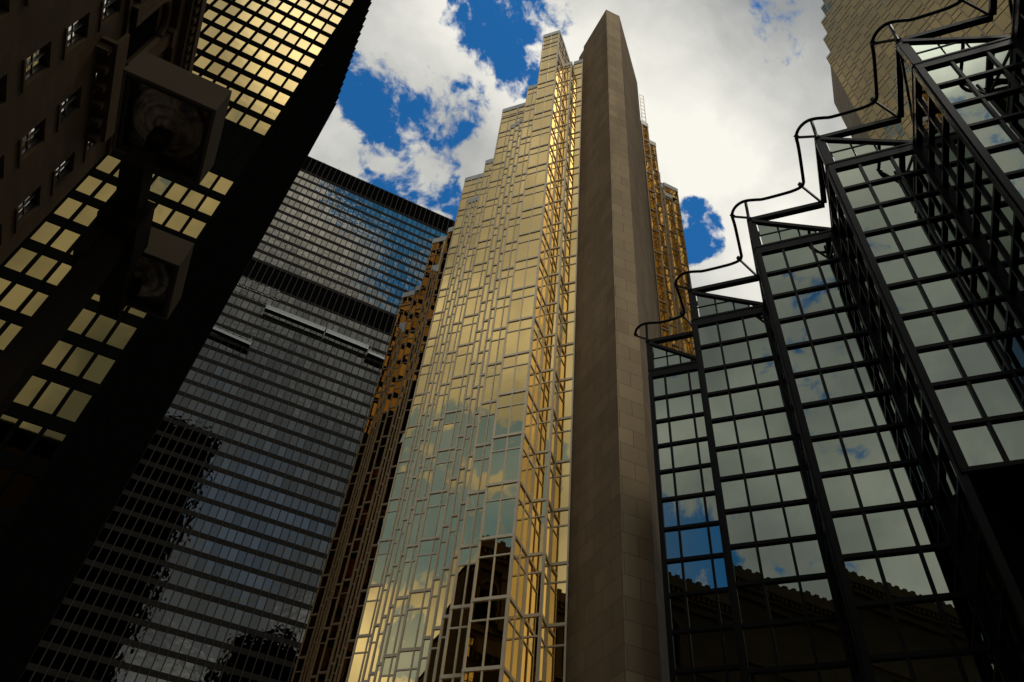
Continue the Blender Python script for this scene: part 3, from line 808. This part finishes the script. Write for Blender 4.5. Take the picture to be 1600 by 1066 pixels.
n3 = N('ShaderNodeTexNoise'); n3.inputs['Scale'].default_value = 30; n3.inputs['Detail'].default_value = 8; n3.inputs['Roughness'].default_value = .6
Lk(WD, n3.inputs['Vector'])
t1 = math_('MULTIPLY_ADD', n1.outputs['Fac'], 4.6, -2.3); t2 = math_('MULTIPLY_ADD', n3.outputs['Fac'], 2.4, -1.2)
dens = math_('SUBTRACT', math_('ADD', math_('ADD', t1, t2), 1.40), math_('MULTIPLY', hs, 2.15))
mask = N('ShaderNodeMapRange'); mask.interpolation_type = 'SMOOTHSTEP'; mask.inputs['From Min'].default_value = .30; mask.inputs['From Max'].default_value = .92
Lk(dens, mask.inputs['Value'])
# cloud tones: noise, plus patches added mostly out of view to tune reflections
n2 = N('ShaderNodeTexNoise'); n2.inputs['Scale'].default_value = 3.1; n2.inputs['Detail'].default_value = 7; n2.inputs['Roughness'].default_value = .55
off = N('ShaderNodeVectorMath'); off.operation = 'ADD'; off.inputs[1].default_value = (3.3, 1.7, .4); Lk(WD, off.inputs[0]); Lk(off.outputs[0], n2.inputs['Vector'])
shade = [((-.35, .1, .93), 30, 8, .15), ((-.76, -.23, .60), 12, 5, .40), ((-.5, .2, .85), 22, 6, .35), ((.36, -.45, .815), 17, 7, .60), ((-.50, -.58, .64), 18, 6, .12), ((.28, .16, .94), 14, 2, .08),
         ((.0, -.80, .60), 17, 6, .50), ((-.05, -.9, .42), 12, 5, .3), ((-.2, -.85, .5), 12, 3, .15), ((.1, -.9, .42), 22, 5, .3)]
bright = [((.33, .38, .865), 11, 2, .10), ((.42, .28, .87), 12, 2, .08), ((.02, -.60, .80), 8, 2, .25), ((-.68, -.14, .72), 8, 3, .20), ((-.86, -.22, .46), 5, 2, .22)]
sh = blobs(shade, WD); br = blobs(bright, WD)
base = N('ShaderNodeMapRange'); base.inputs['From Min'].default_value = .32; base.inputs['From Max'].default_value = .66
base.inputs['To Min'].default_value = .42; base.inputs['To Max'].default_value = .97; Lk(n2.outputs['Fac'], base.inputs['Value'])
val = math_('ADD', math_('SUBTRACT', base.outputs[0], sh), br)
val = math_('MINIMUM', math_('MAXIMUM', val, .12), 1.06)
cr = N('ShaderNodeValToRGB'); e = cr.color_ramp.elements
e[0].position = .0; e[0].color = (.07, .095, .13, 1); e[1].position = 1.0; e[1].color = (1.0, .975, .885, 1)
k = cr.color_ramp.elements.new(.5); k.color = (.42, .43, .42, 1)
Lk(val, cr.inputs[0])
glare = blobs([((-.085, -.425, .90), 8, 3, 2.6)], WD)      # bright patch added out of view to whiten the near tower's top panes
csc = N('ShaderNodeVectorMath'); csc.operation = 'SCALE'; Lk(math_('MULTIPLY', math_('ADD', glare, 1.0), 9.6), csc.inputs['Scale']); Lk(cr.outputs[0], csc.inputs[0])
skc = N('ShaderNodeVectorMath'); skc.operation = 'MULTIPLY'; skc.inputs[1].default_value = (.18, .84, 1.30); Lk(sky.outputs[0], skc.inputs[0])
mix = N('ShaderNodeMix'); mix.data_type = 'RGBA'; veil = blobs([((-.78, -.22, .58), 22, 8, .40), ((.0, -.88, .47), 17, 8, .85)], WD)       # thin cloud added out of view to grey the reflections
Lk(math_('MAXIMUM', mask.outputs[0], veil), mix.inputs['Factor'])
Lk(skc.outputs[0], mix.inputs[6]); Lk(csc.outputs[0], mix.inputs[7])
Lk(mix.outputs[2], bg.inputs['Color'])
sl = bpy.data.lights.new('sun', 'SUN'); sl.energy = 1.0; sl.angle = math.radians(12); sl.color = (1, .93, .82)
so = bpy.data.objects.new('sun', sl); COL.objects.link(so)
az = math.radians(SUN_AZ); el = math.radians(SUN_EL)
dv = Vector((math.sin(az) * math.cos(el), math.cos(az) * math.cos(el), math.sin(el)))
so.rotation_euler = dv.to_track_quat('Z', 'Y').to_euler()
vs = scene.view_settings; vs.view_transform = 'Standard'; vs.look = 'None'; vs.exposure = 0; vs.gamma = 1; vs.use_curve_mapping = False
scene.cycles.max_bounces = 8; scene.cycles.glossy_bounces = 6
